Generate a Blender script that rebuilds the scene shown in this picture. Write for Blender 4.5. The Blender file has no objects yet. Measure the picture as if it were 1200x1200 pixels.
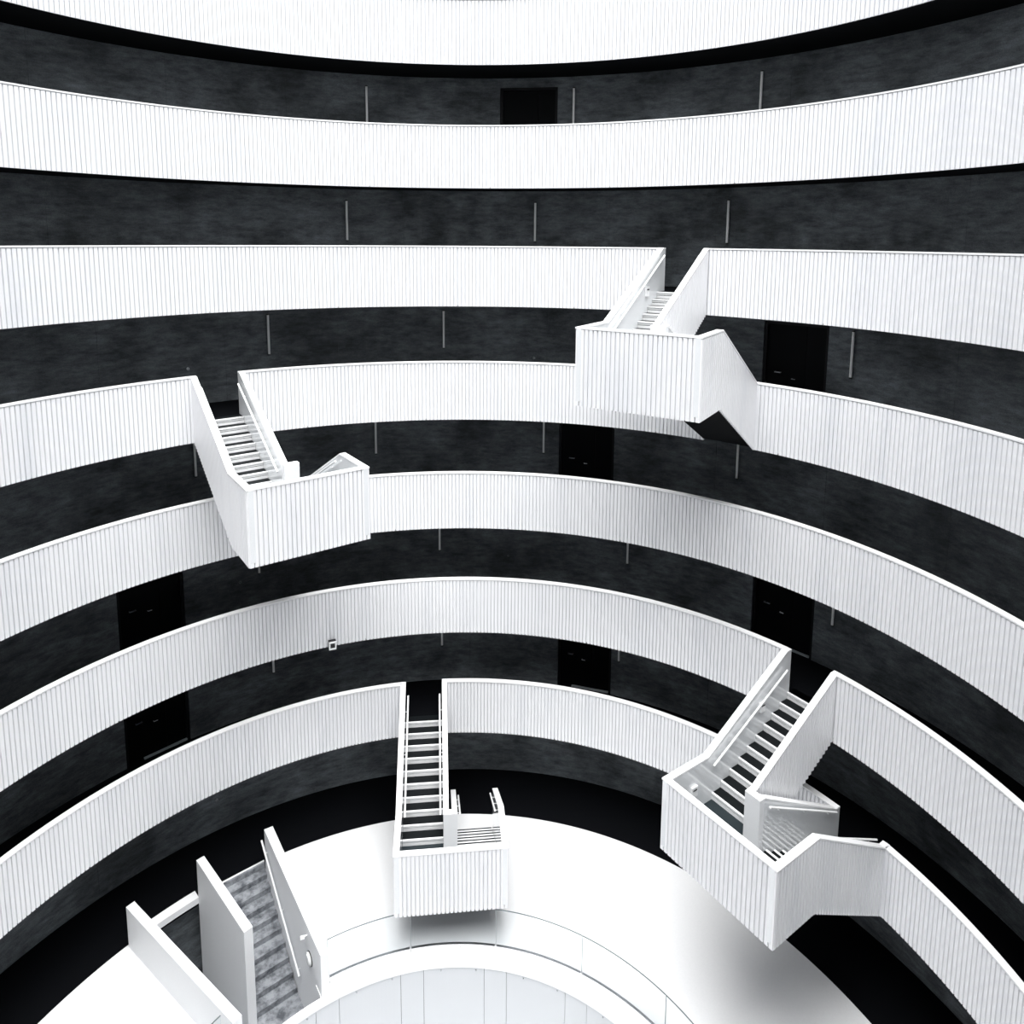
import bpy, math, random
from mathutils import Vector, Matrix
random.seed(7)
SC = bpy.context.scene
COL = SC.collection
rad = math.radians

# ------------------------------------------------------------------ camera, sky, exposure
cam_d = bpy.data.cameras.new('camera')
cam = bpy.data.objects.new('camera', cam_d); COL.objects.link(cam); SC.camera = cam
RV = Vector((0.95566853, -0.29437488, 0.00641043)); UV = Vector((0.0338498, 0.13146595, 0.9907426))
FW = Vector((0.29249249, 0.94660453, -0.1356024))
m3 = Matrix((RV, UV, -FW)).transposed()
cam.matrix_world = Matrix.Translation((-1.84888, -9.78401, 0.0)) @ m3.to_4x4()
cam_d.sensor_fit = 'HORIZONTAL'; cam_d.sensor_width = 36.0
cam_d.lens = 857.815 / 1200 * 36.0
cam_d.shift_y = (396.758 - 600) / 1200
cam_d.clip_start = 0.02; cam_d.clip_end = 500

world = bpy.data.worlds.new('overcast_sky'); SC.world = world; world.use_nodes = True
wn = world.node_tree; wn.nodes.clear()
w_out = wn.nodes.new('ShaderNodeOutputWorld'); w_bg = wn.nodes.new('ShaderNodeBackground')
w_tc = wn.nodes.new('ShaderNodeTexCoord'); w_sep = wn.nodes.new('ShaderNodeSeparateXYZ')
w_map = wn.nodes.new('ShaderNodeMapRange')            # overcast sky: zenith about three times the horizon
w_map.inputs['From Min'].default_value = 0.0; w_map.inputs['From Max'].default_value = 1.0
w_map.inputs['To Min'].default_value = 0.22; w_map.inputs['To Max'].default_value = 1.0
wn.links.new(w_tc.outputs['Generated'], w_sep.inputs[0]); wn.links.new(w_sep.outputs['Z'], w_map.inputs['Value'])
w_mul = wn.nodes.new('ShaderNodeMath'); w_mul.operation = 'MULTIPLY'; w_mul.inputs[1].default_value = 1.25
wn.links.new(w_map.outputs[0], w_mul.inputs[0]); wn.links.new(w_mul.outputs[0], w_bg.inputs['Strength'])
w_bg.inputs['Color'].default_value = (0.965, 0.985, 1.0, 1)
wn.links.new(w_bg.outputs[0], w_out.inputs['Surface'])

sun_d = bpy.data.lights.new('hazy_sun', 'SUN'); sun_d.energy = 4.3; sun_d.angle = rad(54); sun_d.color = (1.0, 0.995, 0.985)
sun = bpy.data.objects.new('hazy_sun', sun_d); COL.objects.link(sun); sun.location = (0, 0, 30)
sun_dir = Vector((-0.05, -0.26, 1.0))                   # high, veiled, a little behind the camera's back
sun.rotation_euler = sun_dir.to_track_quat('Z', 'Y').to_euler()

vs = SC.view_settings
vs.view_transform = 'Standard'; vs.look = 'None'; vs.gamma = 1.0; vs.use_curve_mapping = False
vs.exposure = 0.8

# ------------------------------------------------------------------ measures
R = 10.217; RD = 10.162; RG = 6.043; RI = 5.54; RW = 12.06
H = 3.2; HB = 1.627; FH = 1.103; TH = 0.15; CAP = 0.035; CLD = 0.040
def top(n): return -0.21 - (n - 3) * H
def flo(n): return top(n) - FH
F8 = flo(8)

# ------------------------------------------------------------------ materials
def mat(name, col, rough=0.5, metal=0.0, noise=None, spec=0.5, bump=0.0, coat=0.0):
    m = bpy.data.materials.new(name); m.use_nodes = True
    nt = m.node_tree; b = nt.nodes['Principled BSDF']
    b.inputs['Base Color'].default_value = (*col, 1); b.inputs['Roughness'].default_value = rough
    b.inputs['Metallic'].default_value = metal
    b.inputs['Specular IOR Level'].default_value = spec
    if coat: b.inputs['Coat Weight'].default_value = coat; b.inputs['Coat Roughness'].default_value = 0.06
    if noise:
        (sx, sy, sz), scale, c2, lo, hi = noise
        tc = nt.nodes.new('ShaderNodeTexCoord'); mp = nt.nodes.new('ShaderNodeMapping')
        mp.inputs['Scale'].default_value = (sx, sy, sz)
        geo = nt.nodes.new('ShaderNodeNewGeometry')
        nz = nt.nodes.new('ShaderNodeTexNoise'); nz.inputs['Scale'].default_value = scale
        nz.inputs['Detail'].default_value = 8; nz.inputs['Roughness'].default_value = 0.62
        cr = nt.nodes.new('ShaderNodeMapRange'); cr.inputs['From Min'].default_value = lo; cr.inputs['From Max'].default_value = hi
        mx = nt.nodes.new('ShaderNodeMix'); mx.data_type = 'RGBA'
        mx.inputs['A'].default_value = (*col, 1); mx.inputs['B'].default_value = (*c2, 1)
        L = nt.links.new
        L(geo.outputs['Position'], mp.inputs['Vector']); L(mp.outputs[0], nz.inputs['Vector'])
        L(nz.outputs['Fac'], cr.inputs['Value']); L(cr.outputs[0], mx.inputs['Factor'])
        L(mx.outputs['Result'], b.inputs['Base Color'])
        if bump:
            bp = nt.nodes.new('ShaderNodeBump'); bp.inputs['Strength'].default_value = bump; bp.inputs['Distance'].default_value = 0.02
            L(nz.outputs['Fac'], bp.inputs['Height']); L(bp.outputs[0], b.inputs['Normal'])
    return m

M_CLAD = mat('white_ribbed_metal', (0.86, 0.865, 0.885), 0.42, noise=((1, 1, .12), 1.6, (0.70, 0.72, 0.76), .50, .95))
M_CAP = mat('white_cap_metal', (0.93, 0.935, 0.945), 0.35)
M_INNER = mat('glossy_white_panel', (0.82, 0.84, 0.86), 0.12, coat=0.8, noise=((1, 1, 1), 40, (0.77, 0.79, 0.81), .4, .8))
M_LINE = mat('white_lining', (0.80, 0.815, 0.83), 0.35)
M_SOFFIT = mat('black_soffit', (0.0035, 0.004, 0.005), 0.8, spec=0.08)
M_BLACK = mat('black_rubber_floor', (0.0026, 0.003, 0.004), 0.8, spec=0.05)
M_TREAD = mat('dark_tread', (0.004, 0.0055, 0.0065), 0.6, spec=0.15)
M_LAND = mat('dark_landing', (0.016, 0.024, 0.028), 0.5, spec=0.3)
M_NOSE = mat('white_nosing', (0.90, 0.905, 0.91), 0.3)
M_RISER = mat('pale_metal_riser', (0.92, 0.925, 0.93), 0.55)
M_FLOOR = mat('white_resin_floor', (0.90, 0.905, 0.915), 0.35, noise=((1, 1, 1), 30, (0.86, 0.868, 0.88), .4, .8))
M_PANEL = mat('pale_void_panel', (0.67, 0.69, 0.715), 0.4)
M_SEAM = mat('glass_seam', (0.30, 0.33, 0.35), 0.5)
M_DOOR = mat('black_door', (0.0035, 0.004, 0.005), 0.6, spec=0.08)
M_FRAME = mat('black_door_frame', (0.006, 0.0065, 0.008), 0.55, spec=0.2)
M_STEEL = mat('brushed_steel', (0.55, 0.57, 0.60), 0.3, 1.0)
M_TUBE = mat('pale_tube', (0.95, 0.955, 0.96), 0.25)
M_RAIL = mat('white_rail', (0.93, 0.935, 0.94), 0.25)
M_DARK = mat('dark_plastic', (0.01, 0.01, 0.012), 0.4)
M_PLASTER = mat('white_plaster', (0.92, 0.93, 0.945), 0.55, noise=((1, 1, 1), 70, (0.87, 0.885, 0.905), .4, .7))
M_STEP = mat('worn_concrete_step', (0.33, 0.345, 0.37), 0.7, noise=((1, 1, 1), 5.0, (0.08, 0.087, 0.10), .40, .66), bump=.3)
M_JOINT = mat('dark_joint', (0.03, 0.033, 0.036), 0.8)
M_EDGE = mat('glass_edge', (0.10, 0.13, 0.14), 0.3)

def concrete():
    m = bpy.data.materials.new('dark_cast_concrete'); m.use_nodes = True
    nt = m.node_tree; b = nt.nodes['Principled BSDF']; L = nt.links.new
    geo = nt.nodes.new('ShaderNodeNewGeometry')
    def nz(scale, sc, det, rough=.6):
        mp = nt.nodes.new('ShaderNodeMapping'); mp.inputs['Scale'].default_value = sc
        n = nt.nodes.new('ShaderNodeTexNoise'); n.inputs['Scale'].default_value = scale
        n.inputs['Detail'].default_value = det; n.inputs['Roughness'].default_value = rough
        L(geo.outputs['Position'], mp.inputs[0]); L(mp.outputs[0], n.inputs['Vector']); return n
    a = nz(0.55, (1, 1, 1.2), 10, .62); c = nz(2.2, (1, 1, 3.5), 12, .72); d = nz(60, (1, 1, 1), 3)
    def mr(n, lo, hi, t0, t1):
        r_ = nt.nodes.new('ShaderNodeMapRange'); r_.inputs[1].default_value = lo; r_.inputs[2].default_value = hi
        r_.inputs[3].default_value = t0; r_.inputs[4].default_value = t1; L(n.outputs['Fac'], r_.inputs[0]); return r_
    r1 = mr(a, .36, .66, .55, 1.5); r2 = mr(c, .36, .64, .62, 1.4); r3 = mr(d, .3, .7, .72, 1.3)
    mu = nt.nodes.new('ShaderNodeMath'); mu.operation = 'MULTIPLY'; L(r1.outputs[0], mu.inputs[0]); L(r2.outputs[0], mu.inputs[1])
    mv = nt.nodes.new('ShaderNodeMath'); mv.operation = 'MULTIPLY'; L(mu.outputs[0], mv.inputs[0]); L(r3.outputs[0], mv.inputs[1])
    v = nt.nodes.new('ShaderNodeVectorMath'); v.operation = 'SCALE'; v.inputs[0].default_value = CONC
    L(mv.outputs[0], v.inputs['Scale']); L(v.outputs[0], b.inputs['Base Color'])
    b.inputs['Roughness'].default_value = .75; b.inputs['Specular IOR Level'].default_value = .25
    bp = nt.nodes.new('ShaderNodeBump'); bp.inputs['Strength'].default_value = .25; bp.inputs['Distance'].default_value = .02
    L(c.outputs['Fac'], bp.inputs['Height']); L(bp.outputs[0], b.inputs['Normal'])
    return m
CONC = (0.108, 0.120, 0.130)
M_CONC = concrete()

def glassmat():
    m = bpy.data.materials.new('clear_glass'); m.use_nodes = True
    nt = m.node_tree; nt.nodes.clear()
    o = nt.nodes.new('ShaderNodeOutputMaterial'); t = nt.nodes.new('ShaderNodeBsdfTransparent'); g = nt.nodes.new('ShaderNodeBsdfGlossy')
    t.inputs[0].default_value = (.965, .975, .98, 1); g.inputs['Roughness'].default_value = .02
    f = nt.nodes.new('ShaderNodeLayerWeight'); f.inputs[0].default_value = .12; mx = nt.nodes.new('ShaderNodeMixShader')
    ml = nt.nodes.new('ShaderNodeMath'); ml.operation = 'MULTIPLY'; ml.inputs[1].default_value = .3; nt.links.new(f.outputs[0], ml.inputs[0])
    nt.links.new(ml.outputs[0], mx.inputs[0]); nt.links.new(t.outputs[0], mx.inputs[1]); nt.links.new(g.outputs[0], mx.inputs[2])
    nt.links.new(mx.outputs[0], o.inputs[0]); return m
M_GLASS = glassmat()

# ------------------------------------------------------------------ mesh helpers
def P(a, r, z):
    t = rad(a); return (r * math.sin(t), r * math.cos(t), z)
class MB:
    def __init__(s): s.v = []; s.f = []
    def add(s, vs_, fs_):
        k = len(s.v); s.v += vs_; s.f += [tuple(i + k for i in f) for f in fs_]; return s
    def hexa(s, b, t):                     # four bottom points, four top points
        return s.add(list(b) + list(t), [(3, 2, 1, 0), (4, 5, 6, 7), (0, 1, 5, 4), (1, 2, 6, 5), (2, 3, 7, 6), (3, 0, 4, 7)])
    def box(s, x0, x1, y0, y1, z0, z1):
        return s.hexa([(x0, y0, z0), (x1, y0, z0), (x1, y1, z0), (x0, y1, z0)], [(x0, y0, z1), (x1, y0, z1), (x1, y1, z1), (x0, y1, z1)])
    def arc(s, a0, a1, r0, r1, z0, z1, step=1.0):   # closed ring sector
        n = max(1, int(math.ceil(abs(a1 - a0) / step - 1e-6))); k = len(s.v); full = abs(a1 - a0) >= 359.999
        for i in range(n + (0 if full else 1)):
            a = a0 + (a1 - a0) * i / n
            s.v += [P(a, r0, z0), P(a, r1, z0), P(a, r1, z1), P(a, r0, z1)]
        m = n if full else n + 1
        for i in range(n):
            p = k + 4 * i; q = k + 4 * ((i + 1) % m)
            for j in range(4):
                s.f.append((p + j, p + (j + 1) % 4, q + (j + 1) % 4, q + j))
        if not full: s.f += [(k + 3, k + 2, k + 1, k), tuple(k + 4 * n + j for j in range(4))]
        return s
    def prism(s, poly, fn0, fn1):          # polygon points mapped to two parallel faces
        n = len(poly); k = len(s.v)
        s.v += [fn0(p) for p in poly] + [fn1(p) for p in poly]
        s.f.append(tuple(range(k + n - 1, k - 1, -1))); s.f.append(tuple(range(k + n, k + 2 * n)))
        for i in range(n):
            j = (i + 1) % n; s.f.append((k + i, k + j, k + n + j, k + n + i))
        return s
    def strip(s, rows):                    # rows of equal length, open surface
        k = len(s.v); n = len(rows[0])
        for r_ in rows: s.v += list(r_)
        for i in range(len(rows) - 1):
            for j in range(n - 1):
                s.f.append((k + i * n + j, k + i * n + j + 1, k + (i + 1) * n + j + 1, k + (i + 1) * n + j))
        return s
    def tube(s, pts, r, n=8):
        pts = [Vector(p) for p in pts]; k = len(s.v)
        for i, p in enumerate(pts):
            d = (pts[min(i + 1, len(pts) - 1)] - pts[max(i - 1, 0)]).normalized()
            a = Vector((0, 0, 1)) if abs(d.z) < .9 else Vector((1, 0, 0))
            x = d.cross(a).normalized(); y = d.cross(x)
            s.v += [tuple(p + (x * math.cos(t) + y * math.sin(t)) * r) for t in [2 * math.pi * j / n for j in range(n)]]
        for i in range(len(pts) - 1):
            for j in range(n):
                s.f.append((k + i * n + j, k + i * n + (j + 1) % n, k + (i + 1) * n + (j + 1) % n, k + (i + 1) * n + j))
        s.f.append(tuple(range(k + n - 1, k - 1, -1))); e = k + (len(pts) - 1) * n; s.f.append(tuple(range(e, e + n)))
        return s
    def mesh(s, name, m):
        me = bpy.data.meshes.new(name); me.from_pydata(s.v, [], s.f); me.validate(); me.update()
        import bmesh
        bm = bmesh.new(); bm.from_mesh(me); bmesh.ops.recalc_face_normals(bm, faces=bm.faces); bm.to_mesh(me); bm.free()
        me.materials.append(m); return me
    def build(s, name, m, parent=None, loc=None):
        return link(name, s.mesh(name, m), parent, loc)
def link(name, me, parent=None, loc=None):
    o = bpy.data.objects.new(name, me); COL.objects.link(o)
    if parent: o.parent = parent
    if loc: o.location = loc
    return o
def empty(name, loc=(0, 0, 0), rz=0):
    o = bpy.data.objects.new(name, None); COL.objects.link(o); o.location = loc; o.rotation_euler = (0, 0, rz); return o
def tag(o, label, cat=None, group=None, kind=None):
    o['label'] = label
    if cat: o['category'] = cat
    if group: o['group'] = group
    if kind: o['kind'] = kind
    return o

PITCH = 0.1
def cladding(fn, s0, s1, zt, zb, flip=1):
    """corrugated sheet: fn(s, depth, z) -> point; ribs at depth 0, grooves at depth CLD; each rib cut level at its foot"""
    m = MB(); n = max(1, round((s1 - s0) / PITCH)); p = (s1 - s0) / n; a = []; b = []
    def col(s, d, zbv): a.append(fn(s, d, zt(s))); b.append(fn(s, d, zbv))
    for i in range(n):
        s = s0 + i * p; mid = s + p / 2; zv = zb(mid)
        col(s + .0, CLD, zv); col(s + .15 * p, CLD, zv); col(s + .21 * p, 0, zv); col(s + .94 * p, 0, zv); col(s + p, CLD, zv)
    k = len(a); m.strip([a, b])
    # turned-in foot of the sheet so that it has thickness
    c = []
    for i in range(n):
        s = s0 + i * p; zv = zb(s + p / 2)
        for q in (0, .15, .21, .94, 1.0): c.append(fn(s + q * p, CLD + .001, zv))
    m.strip([b, c])
    return m

# ------------------------------------------------------------------ staircases: local u across, v outward, from the fitted plan
W = 2.755; D = 1.333
STAIRS = {3: (3.842, 4.205, 49.43), 4: (-2.754, 5.189, -18.65), 6: (5.475, 2.860, 72.15), 7: (0.117, 5.936, 11.30)}
US = {3: .978, 4: .968, 6: 1.036, 7: 1.008}              # small differences in width between the four
UA = (1.20, 1.34); UB = (1.42, 1.56)
def loc2w(n, u, v):
    x, y, a = STAIRS[n]; t = rad(a); u = u * US[n]
    return x + math.cos(t) * u + math.sin(t) * v, y - math.sin(t) * u + math.cos(t) * v
def vring(n, u, r):
    lo, hi = 0, 9
    for _ in range(50):
        mid = (lo + hi) / 2
        if math.hypot(*loc2w(n, u, mid)) < r: lo = mid
        else: hi = mid
    return lo
def ang(n, u, r=R):
    x, y = loc2w(n, u, vring(n, u, r)); return math.degrees(math.atan2(x, y))
GAPS = {k: [] for k in range(1, 9)}
for n in STAIRS:
    GAPS[n].append((ang(n, 0.03), ang(n, UA[1] - .0)))
    if n < 7: GAPS[n + 1].append((ang(n, UB[0]), ang(n, W - .03)))

# ------------------------------------------------------------------ setting: galleries
def arcs(gaps, a0=-180.0, a1=180.0):
    out = []; cur = a0
    for g0, g1 in sorted(gaps): out.append((cur, g0)); cur = g1
    out.append((cur, a1)); return out
ORD = {1: 'topmost', 2: 'second', 3: 'third', 4: 'fourth', 5: 'fifth', 6: 'sixth', 7: 'seventh and lowest'}
EXTRA = {1: 'filling the top edge of view', 2: 'unbroken, over the second dark gallery', 3: 'opened by the upper right staircase',
         4: 'opened by the left staircase', 5: 'running behind the left staircase landing', 6: 'ending at the lower right staircase',
         7: 'opened by the central staircase'}
SHEET = 18.0
for n in range(1, 8):
    T = top(n)
    root = empty('gallery_parapet', (0, 0, T - HB))
    tag(root, '%s white ribbed curved parapet from the top, %s' % (ORD[n], EXTRA[n]), 'parapet', 'white ribbed gallery parapets')
    zo = -(T - HB)
    for (a0, a1) in arcs(GAPS[n]):
        MB().arc(a0, a1, R, R + TH, T - CAP + zo, T + zo, .75).build('cap', M_CAP, root)
        MB().arc(a0, a1, R + CLD + .004, R + TH - .01, .0, T - CAP + zo, .75).build('inner_lining', M_LINE, root)
        s = a0
        k = math.floor((a0 + 6 + n * 5) / SHEET)
        bounds = [a0]
        while True:
            k += 1; b_ = k * SHEET - 6 - n * 5
            if b_ >= a1 - .8: break
            if b_ > a0 + .8: bounds.append(b_)
        bounds.append(a1)
        for b0, b1 in zip(bounds, bounds[1:]):
            fn = lambda s_, d_, z_: P(math.degrees(s_ / R), R + .004 + d_, z_)
            cladding(fn, rad(b0) * R + .006, rad(b1) * R - .006, lambda s_: T - CAP - .018 + zo, lambda s_: -.03).build('cladding_sheet', M_CLAD, root)
    # slab: black walking surface and black soffit
    if n == 1:
        fl = MB().arc(-180, 180, R + TH - .01, RW + 1.0, T - HB + .06, T - .3, 2).build('trim_1', M_CAP); fl['kind'] = 'structure'; fl['label'] = 'flat white roof edge behind the topmost parapet'
    else:
        fl = MB().arc(-180, 180, R + TH - .02, RW + .25, T - HB + .06, T - FH, 2).build('floor', M_BLACK); fl['kind'] = 'structure'
        fl['label'] = 'black gallery floor behind the %s white parapet' % ORD[n]
    c = MB().arc(-180, 180, R + CLD + .01, RW + .25, T - HB + .005, T - HB + .055, 2).build('ceiling', M_SOFFIT); c['kind'] = 'structure'
    c['label'] = 'black soffit under the %s white parapet' % ORD[n]

# ------------------------------------------------------------------ setting: concrete gallery walls, doors
DOORS = {2: [(20.65, 28.6)], 4: [(57.2, 65.2)], 5: [(29.5, 37.5)], 6: [(-31.6, -23.57), (57.5, 65.6)], 7: [(-31.75, -23.75), (29.8, 37.9)]}
DH = 2.42
dn = 0
for n in range(2, 9):
    z0 = flo(n); z1 = top(n - 1) - HB + .01
    wroot = empty('wall_back', (0, 0, z0)); wroot['kind'] = 'structure'
    wroot['label'] = 'dark cast concrete wall %s' % ('at ground level' if n == 8 else 'behind the %s white parapet' % ORD[n])
    gaps = DOORS.get(n, [])
    for (a0, a1) in arcs(gaps):
        m_ = max(1, round((a1 - a0) / 14.5))
        for i in range(m_):
            b0 = a0 + (a1 - a0) * i / m_; b1 = a0 + (a1 - a0) * (i + 1) / m_
            g0 = .012 if i else 0; g1 = .012 if i < m_ - 1 else 0
            MB().arc(b0 + g0, b1 - g1, RW, RW + .22, 0, z1 - z0, 1.5).build('concrete_panel', M_CONC, wroot)
    MB().arc(-180, 180, RW + .225, RW + .3, 0, z1 - z0, 2).build('backing', M_JOINT, wroot)
    for (a0, a1) in gaps:
        MB().arc(a0, a1, RW, RW + .2, DH, z1 - z0, 1.5).build('concrete_panel', M_CONC, wroot)
        dn += 1
        am = (a0 + a1) / 2
        d = empty('door_%d' % dn, P(am, RW + .1, z0), -rad(am)); d['kind'] = 'structure'
        side = 'left edge of the photo' if am < 0 else {2: 'top gallery', 4: 'right end of the third gallery', 5: 'fourth gallery', 6: 'fifth gallery above the lower right staircase', 7: 'sixth gallery'}[n]
        d['label'] = 'black double width door in the concrete wall, ' + ('sixth gallery at the left edge' if (am < 0 and n == 7) else 'fifth gallery at the left edge' if am < 0 else side)
        hw = math.sin(rad((a1 - a0) / 2)) * RW - .005
        fr = MB(); fr.box(-hw, -hw + .07, -.08, .08, 0, DH); fr.box(hw - .07, hw, -.08, .08, 0, DH); fr.box(-hw + .07, hw - .07, -.08, .08, DH - .07, DH)
        fr.build('door_frame', M_FRAME, d)
        split = -hw + .07 + 1.02
        for (x0, x1, nm) in ((-hw + .075, split - .004, 'door_leaf'), (split + .004, hw - .075, 'side_panel')):
            lf = MB().box(x0, x1, .0, .05, .02, DH - .075).build(nm, M_DOOR, d)
        hx = hw - .16 if n == 2 else -hw + .30
        hd = MB(); hd.box(hx, hx + .17, -.06, -.035, 1.04 + .03, 1.062 + .03); hd.box(hx, hx + .02, -.06, .0, 1.07, 1.092); hd.box(hx + .15, hx + .17, -.06, .0, 1.07, 1.092)
        if n != 2: tag(hd.build('pull_handle', M_STEEL, d), 'short steel handle')
        hd = MB(); hd.tube([(hx + (.0 if n == 2 else .46), -.0, .95), (hx + (.0 if n == 2 else .46), -.05, .95), (hx + (.01 if n == 2 else .56), -.05, .95 + (.12 if n == 2 else 0))], .009, 6).build('lever', M_STEEL, d)
        MB().box(-hw + .45, hw - .08, -.10, -.035, .0, .04).build('threshold', M_SEAM, d)

# ------------------------------------------------------------------ vertical tube lights on the gallery walls
TUBES = {2: [2.45, 30.85, 55.4], 3: [-.55, 25.7, 52.0], 4: [-11.4, 12.7, 68.2], 5: [-21.4, 2.8, 27.3, 54.75], 6: [-13.9, 11.9, 39.95, 68.1], 7: [-12.5, 12.15, 39.1]}
tm = MB().tube([(0, 0, 0), (0, 0, 1.11)], .033, 12).mesh('tube', M_TUBE)
cm = MB().tube([(0, 0, 0), (0, 0, .03)], .037, 12).mesh('end_cap', M_DARK)
bk = MB().box(-.015, .015, .0, .075, -.02, .02).mesh('bracket', M_DARK)
OW = ['first', 'second', 'third', 'fourth']
for n, al in TUBES.items():
    for i, a in enumerate(al):
        t = empty('tube_light', P(a, RW - .075, top(n) + .13), -rad(a))
        tag(t, '%s vertical tube light from the left on the %s dark gallery wall from the top' % (OW[i], {2: 'first', 3: 'second', 4: 'third', 5: 'fourth', 6: 'fifth', 7: 'sixth'}[n]), 'wall light', 'vertical tube lights on the concrete walls')
        link('tube', tm, t); link('end_cap', cm, t, (0, 0, -.03)); link('end_cap', cm, t, (0, 0, 1.11))
        link('bracket', bk, t, (0, 0, .12)); link('bracket', bk, t, (0, 0, .98))

# small round studs on the concrete
for k, (n, a, z, lab) in enumerate([(4, -21.6, -3.51, 'on the third gallery wall above the left staircase'), (4, 25.73, -3.57, 'on the third gallery wall beside the upper right landing'),
                      (5, 22.2, -9.89 + 0, 'on the fifth gallery wall right of centre'), (6, -16.44, -9.86, 'on the fifth gallery wall near the left edge'), (8, -20.9, -16.33, 'on the ground level wall at left')]):
    s_ = empty('wall_stud', P(a, RW, z), -rad(a))
    tag(s_, 'tiny round pale stud ' + lab, 'fitting', 'studs on the concrete walls')
    MB().tube([(0, .01, 0), (0, -.03, 0)], .035, 10).build('disc', M_STEEL, s_)
    MB().tube([(0, -.03, 0), (0, -.04, 0)], .015, 8).build('screw', M_DARK, s_)

# ------------------------------------------------------------------ ribbed dog-leg staircases hanging in the atrium
def make_stair(n, label):
    T = top(n); x, y, a = STAIRS[n]; base = T - H - FH
    root = empty('dogleg_staircase', (x, y, base), -rad(a)); root.scale = (US[n], 1, 1)
    tag(root, label, 'staircase', 'white ribbed staircases hanging inside the atrium')
    Z0 = T - base                                   # local height of the upper parapet top
    ZL = Z0 - 1.6
    ground = (n == 7)
    def wall(u0, u1, line, outer, clad, name='parapet_wall', mcore=M_INNER, capw=None):
        """wall in a plane of constant u; line = top polyline (v, z); outer = -1/+1 side that carries ribs"""
        c0 = u0 + (CLD if (clad and outer < 0) else 0.004); c1 = u1 - (CLD if (clad and outer > 0) else 0.004)
        topl = [(v, z - CAP) for v, z in line]; bot = [(v, z - HB + .07) for v, z in line]
        o = MB().prism(topl + bot[::-1], lambda p: (c0, p[0], p[1]), lambda p: (c1, p[0], p[1])).build(name, mcore, root)
        capl = [(v, z) for v, z in line]
        MB().prism(capl + [(v, z - CAP) for v, z in line][::-1], lambda p: (u0, p[0], p[1]), lambda p: (u1, p[0], p[1])).build('cap', M_CAP, o)
        if clad:
            uf = (lambda d: u0 + .002 + d) if outer < 0 else (lambda d: u1 - .002 - d)
            def zt(v):
                for (v0, z0), (v1, z1) in zip(line, line[1:]):
                    if v <= v1 + 1e-6: return z0 + (z1 - z0) * (v - v0) / max(1e-6, v1 - v0)
                return line[-1][1]
            cladding(lambda s_, d_, z_: (uf(d_), s_, z_), line[0][0] + (.01 if line[0][0] < .5 else 0), line[-1][0],
                     lambda s_: zt(s_) - CAP - .012, lambda s_: zt(s_) - HB - .03).build('cladding_sheet', M_CLAD, o)
        return o
    def slope_up(u, v0=0.0, end=None):
        vr = vring(n, u, R); ve = vring(n, u, R + TH)
        return [(v0, ZL), (D, ZL), (vr, Z0), (ve, Z0)] if v0 < D else [(D, ZL), (vr, Z0), (ve, Z0)]
    def slope_dn(u, v0=0.0):
        vr = vring(n, u, R); ve = vring(n, u, R + TH)
        if ground:
            k = 1.6 / (vr - D); pts = [(D, ZL), (3.25, ZL - k * (3.25 - D))]
        else:
            pts = [(D, ZL), (vr, ZL - 1.6), (ve, ZL - 1.6)]
        return ([(v0, ZL)] + pts) if v0 < D else pts
    wl = wall(0, TH, slope_up(.07), -1, True)
    wr = wall(W - TH, W, slope_dn(W - .07), 1, True)
    wa = wall(UA[0], UA[1], slope_up(1.27, D), 1, True)
    wb = wall(UB[0], UB[1], slope_dn(1.49, D), -1, False)
    # pier joining the two inner walls at the landing
    pz = ZL - HB + .07
    pier = MB().box(UA[0] + .002, UB[1] - .002, D - .16, D, pz, ZL - CAP).build('pier', M_PLASTER, root)
    MB().box(UA[0], UB[1], D - .16, D, ZL - CAP, ZL).build('cap', M_CAP, pier)
    # front of the landing
    fr = MB().box(TH, W - TH, CLD + .003, TH, pz, ZL - CAP).build('parapet_wall', M_INNER, root)
    MB().box(TH, W - TH, 0, TH, ZL - CAP, ZL).build('cap', M_CAP, fr)
    cladding(lambda s_, d_, z_: (s_, .002 + d_, z_), .005, W - .005, lambda s_: ZL - CAP - .012, lambda s_: ZL - HB - .03).build('cladding_sheet', M_CLAD, fr)
    # floors, treads, risers
    LZ = ZL - FH
    MB().box(TH, W - TH, TH, 1.2, LZ - .05, LZ).add(*(lambda m: (m.v, m.f))(MB().box(TH, UA[0], 1.2, 1.49, LZ - .05, LZ))).build('landing_floor', M_LAND, root)
    MB().box(CLD + .01, W - CLD - .01, CLD + .01, 1.35, ZL - HB + .01, ZL - HB + .066).build('soffit', M_SOFFIT, root)
    def flight(u0, u1, v_first, dv, z_first, count, down_out):
        wd = u1 - u0
        tread = MB().box(0, wd, 0, abs(dv) - .05, -.03, 0).mesh('tread', M_TREAD)
        nose = MB().box(0, wd, -.05, .002, -.034, .004).mesh('nosing', M_NOSE)
        rs = MB(); rs.box(0, wd, 0, .02, -.078, -.046); rs.box(0, wd, 0, .02, -.16, -.094)
        riser = rs.mesh('riser', M_RISER)
        for k in range(count):
            v = v_first + dv * k; z = z_first - .16 * k
            sgn = 1 if not down_out else -1      # tread extends outward (flight 1) or inward (flight 2) from its nosing
            t = link('tread', tread, root, (u0, v + (.05 if sgn > 0 else -.05), z)); t.scale = (1, sgn, 1)
            if k == 0 or True:
                nn = link('nosing', nose, t)
            rr = link('riser', riser, root, (u0, v + (.012 if sgn > 0 else -.012), z)); rr.scale = (1, sgn, 1)
    flight(TH, UA[0], 4.15, -.297, Z0 - FH, 10, False)
    g2 = .275 if ground else .297
    v2 = 1.10 if ground else 1.20
    flight(UB[1], W - TH, v2, g2, LZ, 10, True)
    # plates that carry the flights on to the gallery floors
    ve1 = vring(n, .7, R + TH) + .1
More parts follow.
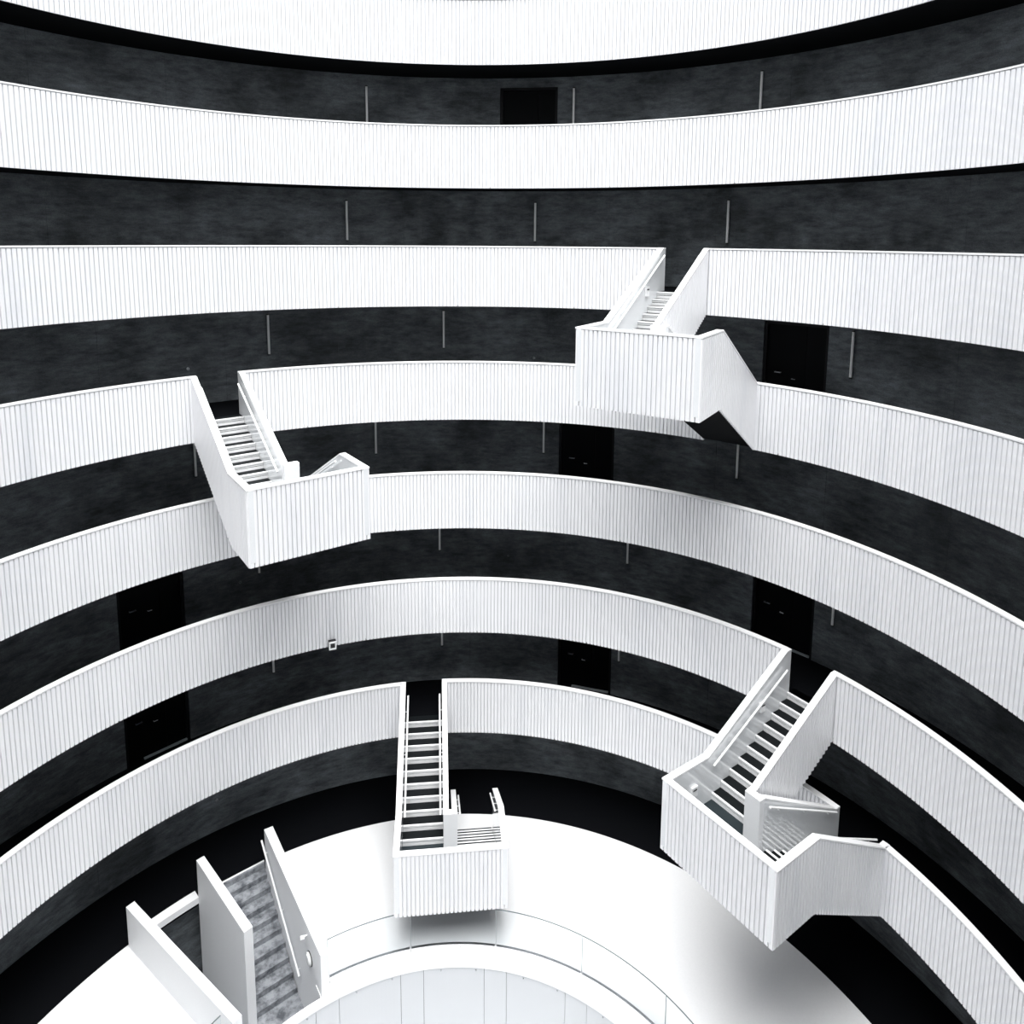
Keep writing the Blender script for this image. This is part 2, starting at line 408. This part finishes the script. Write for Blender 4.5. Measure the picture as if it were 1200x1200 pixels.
    MB().box(TH, UA[0], 4.15 + .24, ve1, Z0 - FH - .05, Z0 - FH - .001).build('entry_plate', M_BLACK, root)
    if not ground:
        ve2 = vring(n, 2.1, R + TH) + .1; vs2 = v2 + g2 * 9 + .02
        MB().box(UB[1], W - TH, vs2, ve2, Z0 - H - FH - .05, Z0 - H - FH - .001).build('entry_plate', M_BLACK, root)
    # sloping undersides
    def under(u0, u1, line):
        MB().prism([(v, z - HB + .066) for v, z in line] + [(v, z - HB + .015) for v, z in line][::-1], lambda p: (u0, p[0], p[1]), lambda p: (u1, p[0], p[1])).build('soffit', M_SOFFIT, root)
    under(CLD + .01, UA[1] - CLD - .01, slope_up(.07, D)[:2] + [(vring(n, .7, R + .05), Z0)])
    l2 = slope_dn(W - .07, D)
    under(UB[0] - .004, W - CLD - .01, l2[:2] if ground else l2[:1] + [(vring(n, 2.1, R + .05), ZL - 1.6)])
    # handrails with brackets
    def rail(u, uw, p0, p1, name='handrail', nb=3):
        a_ = Vector((u, *p0)); b_ = Vector((u, *p1))
        h = MB().tube([a_, b_], .024, 10).build(name, M_RAIL, root)
        for i in range(nb):
            q = a_.lerp(b_, (i + .35) / (nb - .3))
            MB().tube([q, q - Vector((0, 0, .06)), Vector((uw, q.y, q.z - .06))], .009, 6).build('bracket', M_RAIL, h)
    k1 = 1.6 / 3.0; VE = vring(n, .7, R) - .12
    for u, uw in ((TH + .07, TH), (UA[0] - .07, UA[0])):
        rail(u, uw, (1.42, ZL - .21), (VE, ZL - .21 + (VE - 1.42) * k1))
    ve = 3.1 if ground else 4.0
    for u, uw in ((UB[1] + .07, UB[1]), (W - TH - .07, W - TH)):
        rail(u, uw, (1.42, ZL - .2), (ve, ZL - .2 - (ve - 1.42) * k1))
    # little wall boxes with a dark slot on the left wall
    spots = {6: [(3.15, Z0 - 1.08), (.85, ZL - .60)], 3: [(3.45, Z0 - 1.05)]}.get(n, [])
    for v, z in spots:
        b = MB().box(TH, TH + .05, v - .09, v + .09, z - .12, z + .12).build('wall_box', M_RAIL, root)
        MB().box(TH + .045, TH + .056, v - .06, v + .06, z + .03, z + .06).build('slot', M_DARK, b)
    return root
make_stair(3, 'white ribbed staircase at upper right dropping from the third parapet from the top')
make_stair(4, 'white ribbed staircase at the left with grey outer side and striped treads')
make_stair(6, 'large white ribbed staircase at lower right with dark treads and wide landing')
make_stair(7, 'central white ribbed staircase descending to the round white ground floor')

# ------------------------------------------------------------------ ground level
A0, A1 = -35.9, -17.1                                  # stair opening
g = MB().arc(A1 + .9, 360 + A0 - .5, RG - .02, RD, F8 - .2, F8, 1).build('floor', M_FLOOR); g['kind'] = 'structure'; g['label'] = 'round white ground floor around the central void'
g = MB().arc(-180, 180, RD + .002, RW + .25, F8 - .25, F8 - .004, 2).build('floor', M_BLACK); g['kind'] = 'structure'; g['label'] = 'black ring of ground floor along the lowest concrete wall'
g = MB().arc(A1 + .3, 360 + A0 - 1.6, RI, RG - .022, F8 - .12, F8 + .004, 1).arc(A0 - 1.6, A1 + .3, RI, 5.675, F8 - .12, F8 + .004, 1).build('trim_2', M_CAP); g['kind'] = 'structure'; g['label'] = 'white kerb ring at the edge of the central void'
g = MB().arc(A0, A1 - 9.9, RD - .03, RD + .24, F8 - .17, F8 + .004, 1).build('trim_3', M_CAP); g['kind'] = 'structure'; g['label'] = 'white kerb behind the concrete staircase at the left edge'
# void wall of pale panels
vw = empty('wall_inner', (0, 0, F8 - 3.2)); vw['kind'] = 'structure'; vw['label'] = 'pale panelled round wall below the white kerb ring'
k = -9
while True:
    b0 = 2.17 + 20.65 * k; b1 = b0 + 5.62; b2 = b0 + 20.65
    if b0 > 178: break
    for (p0, p1, dr) in ((b0, b1, 0), (b1, b2, .0)):
        p0 = max(p0, -180); p1 = min(p1, 180)
        if p1 - p0 > .5: MB().arc(p0 + .05, p1 - .05, RI + .02, RI + .06, 0, 3.06, 1).build('wall_panel', M_PANEL, vw)
    k += 1
MB().arc(-180, 180, RI + .062, RI + .09, 0, 3.05, 2).build('backing', M_JOINT, vw)
fx = MB()
for k in range(-17, 18):
    for q in (9.9, 18.6):
        a = 2.17 + 20.65 * (k // 2) + q
        if k % 2 == 0: fx.tube([P(a, RI + .03, F8 - .05 - (F8 - 3.2) - .14), P(a, RI - .004, F8 - .05 - (F8 - 3.2) - .14)], .018, 6)
fx.build('fixing', M_STEEL, vw)
lf = MB().arc(-180, 180, 0.01, RW, F8 - 3.4, F8 - 3.2, 4).build('floor', M_FLOOR); lf['kind'] = 'structure'; lf['label'] = 'pale lower floor at the bottom of the central void'

# glass balustrade
gb = empty('glass_balustrade', (0, 0, F8)); tag(gb, 'curved clear glass balustrade standing on the white kerb ring around the void', 'balustrade')
a = -13.88; k = 0
widths = [18.9, 19.9, 20.6, 20.7] + [20.5] * 20
while a < 360 - 38.5:
    b = min(a + widths[k], 360 - 37.6)
    gp = MB().arc(a + .04, b - .04, RG - .0, RG + .018, .004, 1.0, 1).build('glass_panel', M_GLASS, gb)
    MB().arc(a + .04, b - .04, RG - .002, RG + .02, 1.0, 1.008, 1).build('top_edge', M_EDGE, gp)
    MB().arc(a + .02, a + .10, RG - .001, RG + .019, .0, 1.0, 1).build('side_edge', M_SEAM, gp)
    MB().arc(a + .2, b - .2, RG - .03, RG + .03, .0, .012, 1).build('base_channel', M_STEEL, gp)
    c = MB()
    for q in range(6):
        aa = a + (b - a) * (q + .5) / 6; c.arc(aa - .12, aa + .12, RG - .10, RG - .085, .004, .012, 1)
    MB().arc(a - .04, a + .04, RG - .16, RG - .02, .004, .008, 1).build('joint', M_JOINT, gb)
    c.build('clamp', M_STEEL, gp)
    a = b; k += 1

# ------------------------------------------------------------------ concrete staircase going down at lower left
cs = empty('concrete_staircase', P(-21, 8.5, F8 - 3.2))
tag(cs, 'grey worn concrete staircase between plain white walls at the lower left', 'staircase')
off = Vector(P(-21, 8.5, F8 - 3.2))
def Lp(a, r, z): return tuple(Vector(P(a, r, z)) - off)
def bar(p0, p1, p2, p3, z0, z1, name, m, parent=cs):
    return MB().hexa([Lp(*q, z0) for q in (p0, p1, p2, p3)], [Lp(*q, z1) for q in (p0, p1, p2, p3)]).build(name, m, parent)
zt_ = F8 + 1.1
wR = bar((-17.05, 10.02), (-15.72, 10.01), (-14.65, 5.66), (-16.6, 5.66), F8 - 3.19, zt_, 'parapet_wall', M_PLASTER)
wL = bar((-27.04, 10.14), (-25.9, 10.14), (-25.2, 7.33), (-26.9, 7.32), F8 - 3.19, zt_, 'parapet_wall', M_PLASTER)
wT = bar((-37.1, 10.1), (-35.95, 10.1), (-35.4, 5.62), (-37.5, 5.62), F8 - 3.19, zt_, 'parapet_wall', M_PLASTER)
rise = .16
for k in range(10):
    r_ = 10.20 - .302 * k; z = F8 - rise * k
    if k == 0:
        q = ((-25.95, 10.17), (-17.0, 10.17), (-17.0, 10.22), (-25.95, 10.22))
        st = MB().hexa([Lp(a_, b_, z - .02) for a_, b_ in q], [Lp(a_, b_, z + .006) for a_, b_ in q])
        q = ((-25.95, 10.12), (-17.0, 10.12), (-17.0, 10.16), (-25.95, 10.16))
        MB().hexa([Lp(a_, b_, z - .2) for a_, b_ in q], [Lp(a_, b_, z + .002) for a_, b_ in q]).build('riser', M_STEP, cs)
        st.build('top_nosing', M_CAP, cs); continue
    al = -25.9 if r_ > 7.35 else -26.5
    MB().hexa([Lp(al, r_ , z - .19), Lp(-17.0, r_, z - .19), Lp(-17.0, r_ + .34, z - .19), Lp(al, r_ + .34, z - .19)],
              [Lp(al, r_ - .012, z), Lp(-17.0, r_ - .012, z), Lp(-17.0, r_ + .33, z), Lp(al, r_ + .33, z)]).build('step', M_STEP, cs)
LZ = F8 - 1.6
MB().arc(-36.0, -16.6, RI + .1, 7.36, LZ - .2, LZ, 2).arc(-26.4, -16.6, 7.36, 7.62, LZ - .2, LZ, 2).build('landing_floor', M_STEP, cs).location = -off
for k in range(10):
    r_ = 7.36 + .3 * k; z = LZ - rise * (k + 1)
    MB().hexa([Lp(-36.0, r_, z - .2), Lp(-26.9, r_, z - .2), Lp(-26.9, r_ + .31, z - .2), Lp(-36.0, r_ + .31, z - .2)],
              [Lp(-36.0, r_, z), Lp(-26.9, r_, z), Lp(-26.9, r_ + .31, z), Lp(-36.0, r_ + .31, z)]).build('step', M_STEP, cs)
bw = MB().arc(-36.2, -16, RD + .25, RD + .4, F8 - 3.2, F8 - .26, 2).build('wall_back', M_CONC); bw['kind'] = 'structure'; bw['label'] = 'concrete wall below ground level behind the stair opening'
# handrail on the right wall
def onwall(t, h, d):       # t 0 far .. 1 near along the inner face of the right wall
    a_ = Vector(P(-17.05, 10.02, h)).lerp(Vector(P(-16.6, 5.66, h)), t)
    nrm = Vector(P(-17 - 90, 1, 0)); return tuple(a_ + nrm * d - off)
h = MB().tube([onwall(.0, F8 + .80, .08), onwall(.68, F8 + .80 - 1.50, .08)], .026, 10).build('handrail', M_RAIL, cs)
for t in (.06, .36, .64):
    z = F8 + .80 - 1.50 * t / .68
    MB().tube([onwall(t, z, .08), onwall(t, z - .07, .08), onwall(t, z - .07, .0)], .01, 6).build('bracket', M_RAIL, h)
LT, LH, ST, SH = .83, .36, .79, .84
ln = empty('wall_lamp', tuple(Vector(onwall(LT, F8 + LH, .0)) + off)); tag(ln, 'round white lamp on the inner wall of the concrete staircase', 'lamp')
nv = Vector(P(-107, 1, 0))
MB().tube([tuple(nv * -.01), tuple(nv * .06)], .15, 28).build('lamp_body', M_RAIL, ln)
MB().tube([tuple(nv * .06), tuple(nv * .075)], .12, 28).build('diffuser', M_TUBE, ln)
MB().tube([tuple(nv * .0), tuple(nv * .02)], .165, 28).build('back_ring', M_DARK, ln)
cb = empty('wall_sensor', tuple(Vector(onwall(ST, F8 + SH, .0)) + off)); tag(cb, 'small white sensor on a bracket above the round lamp', 'sensor')
MB().tube([tuple(nv * -.01), tuple(nv * .10)], .02, 8).build('bracket', M_RAIL, cb)
MB().tube([tuple(nv * .08 + Vector((0, 0, -.02))), tuple(nv * .17 + Vector((0, 0, .0)))], .045, 14).build('housing', M_RAIL, cb)

# square fitting at the foot of the sixth parapet
sq = empty('square_lamp', P(-5.35, R - .0, top(6) - HB - .02), rad(5.35)); tag(sq, 'small square white framed lamp with round dark centre at the foot of the sixth parapet', 'lamp')
m_ = MB(); s_ = .10
m_.box(-s_, -s_ + .035, -.16, -.13, -.03, .20); m_.box(s_ - .035, s_, -.16, -.13, -.03, .20); m_.box(-s_ + .035, s_ - .035, -.16, -.13, -.03, .01); m_.box(-s_ + .035, s_ - .035, -.16, -.13, .16, .20)
m_.build('frame', M_RAIL, sq)
MB().box(-s_, s_, -.13, .0, -.03, .20).build('housing', M_DARK, sq)
MB().tube([(0, -.131, .085), (0, -.15, .085)], .062, 20).build('lens', M_DARK, sq)
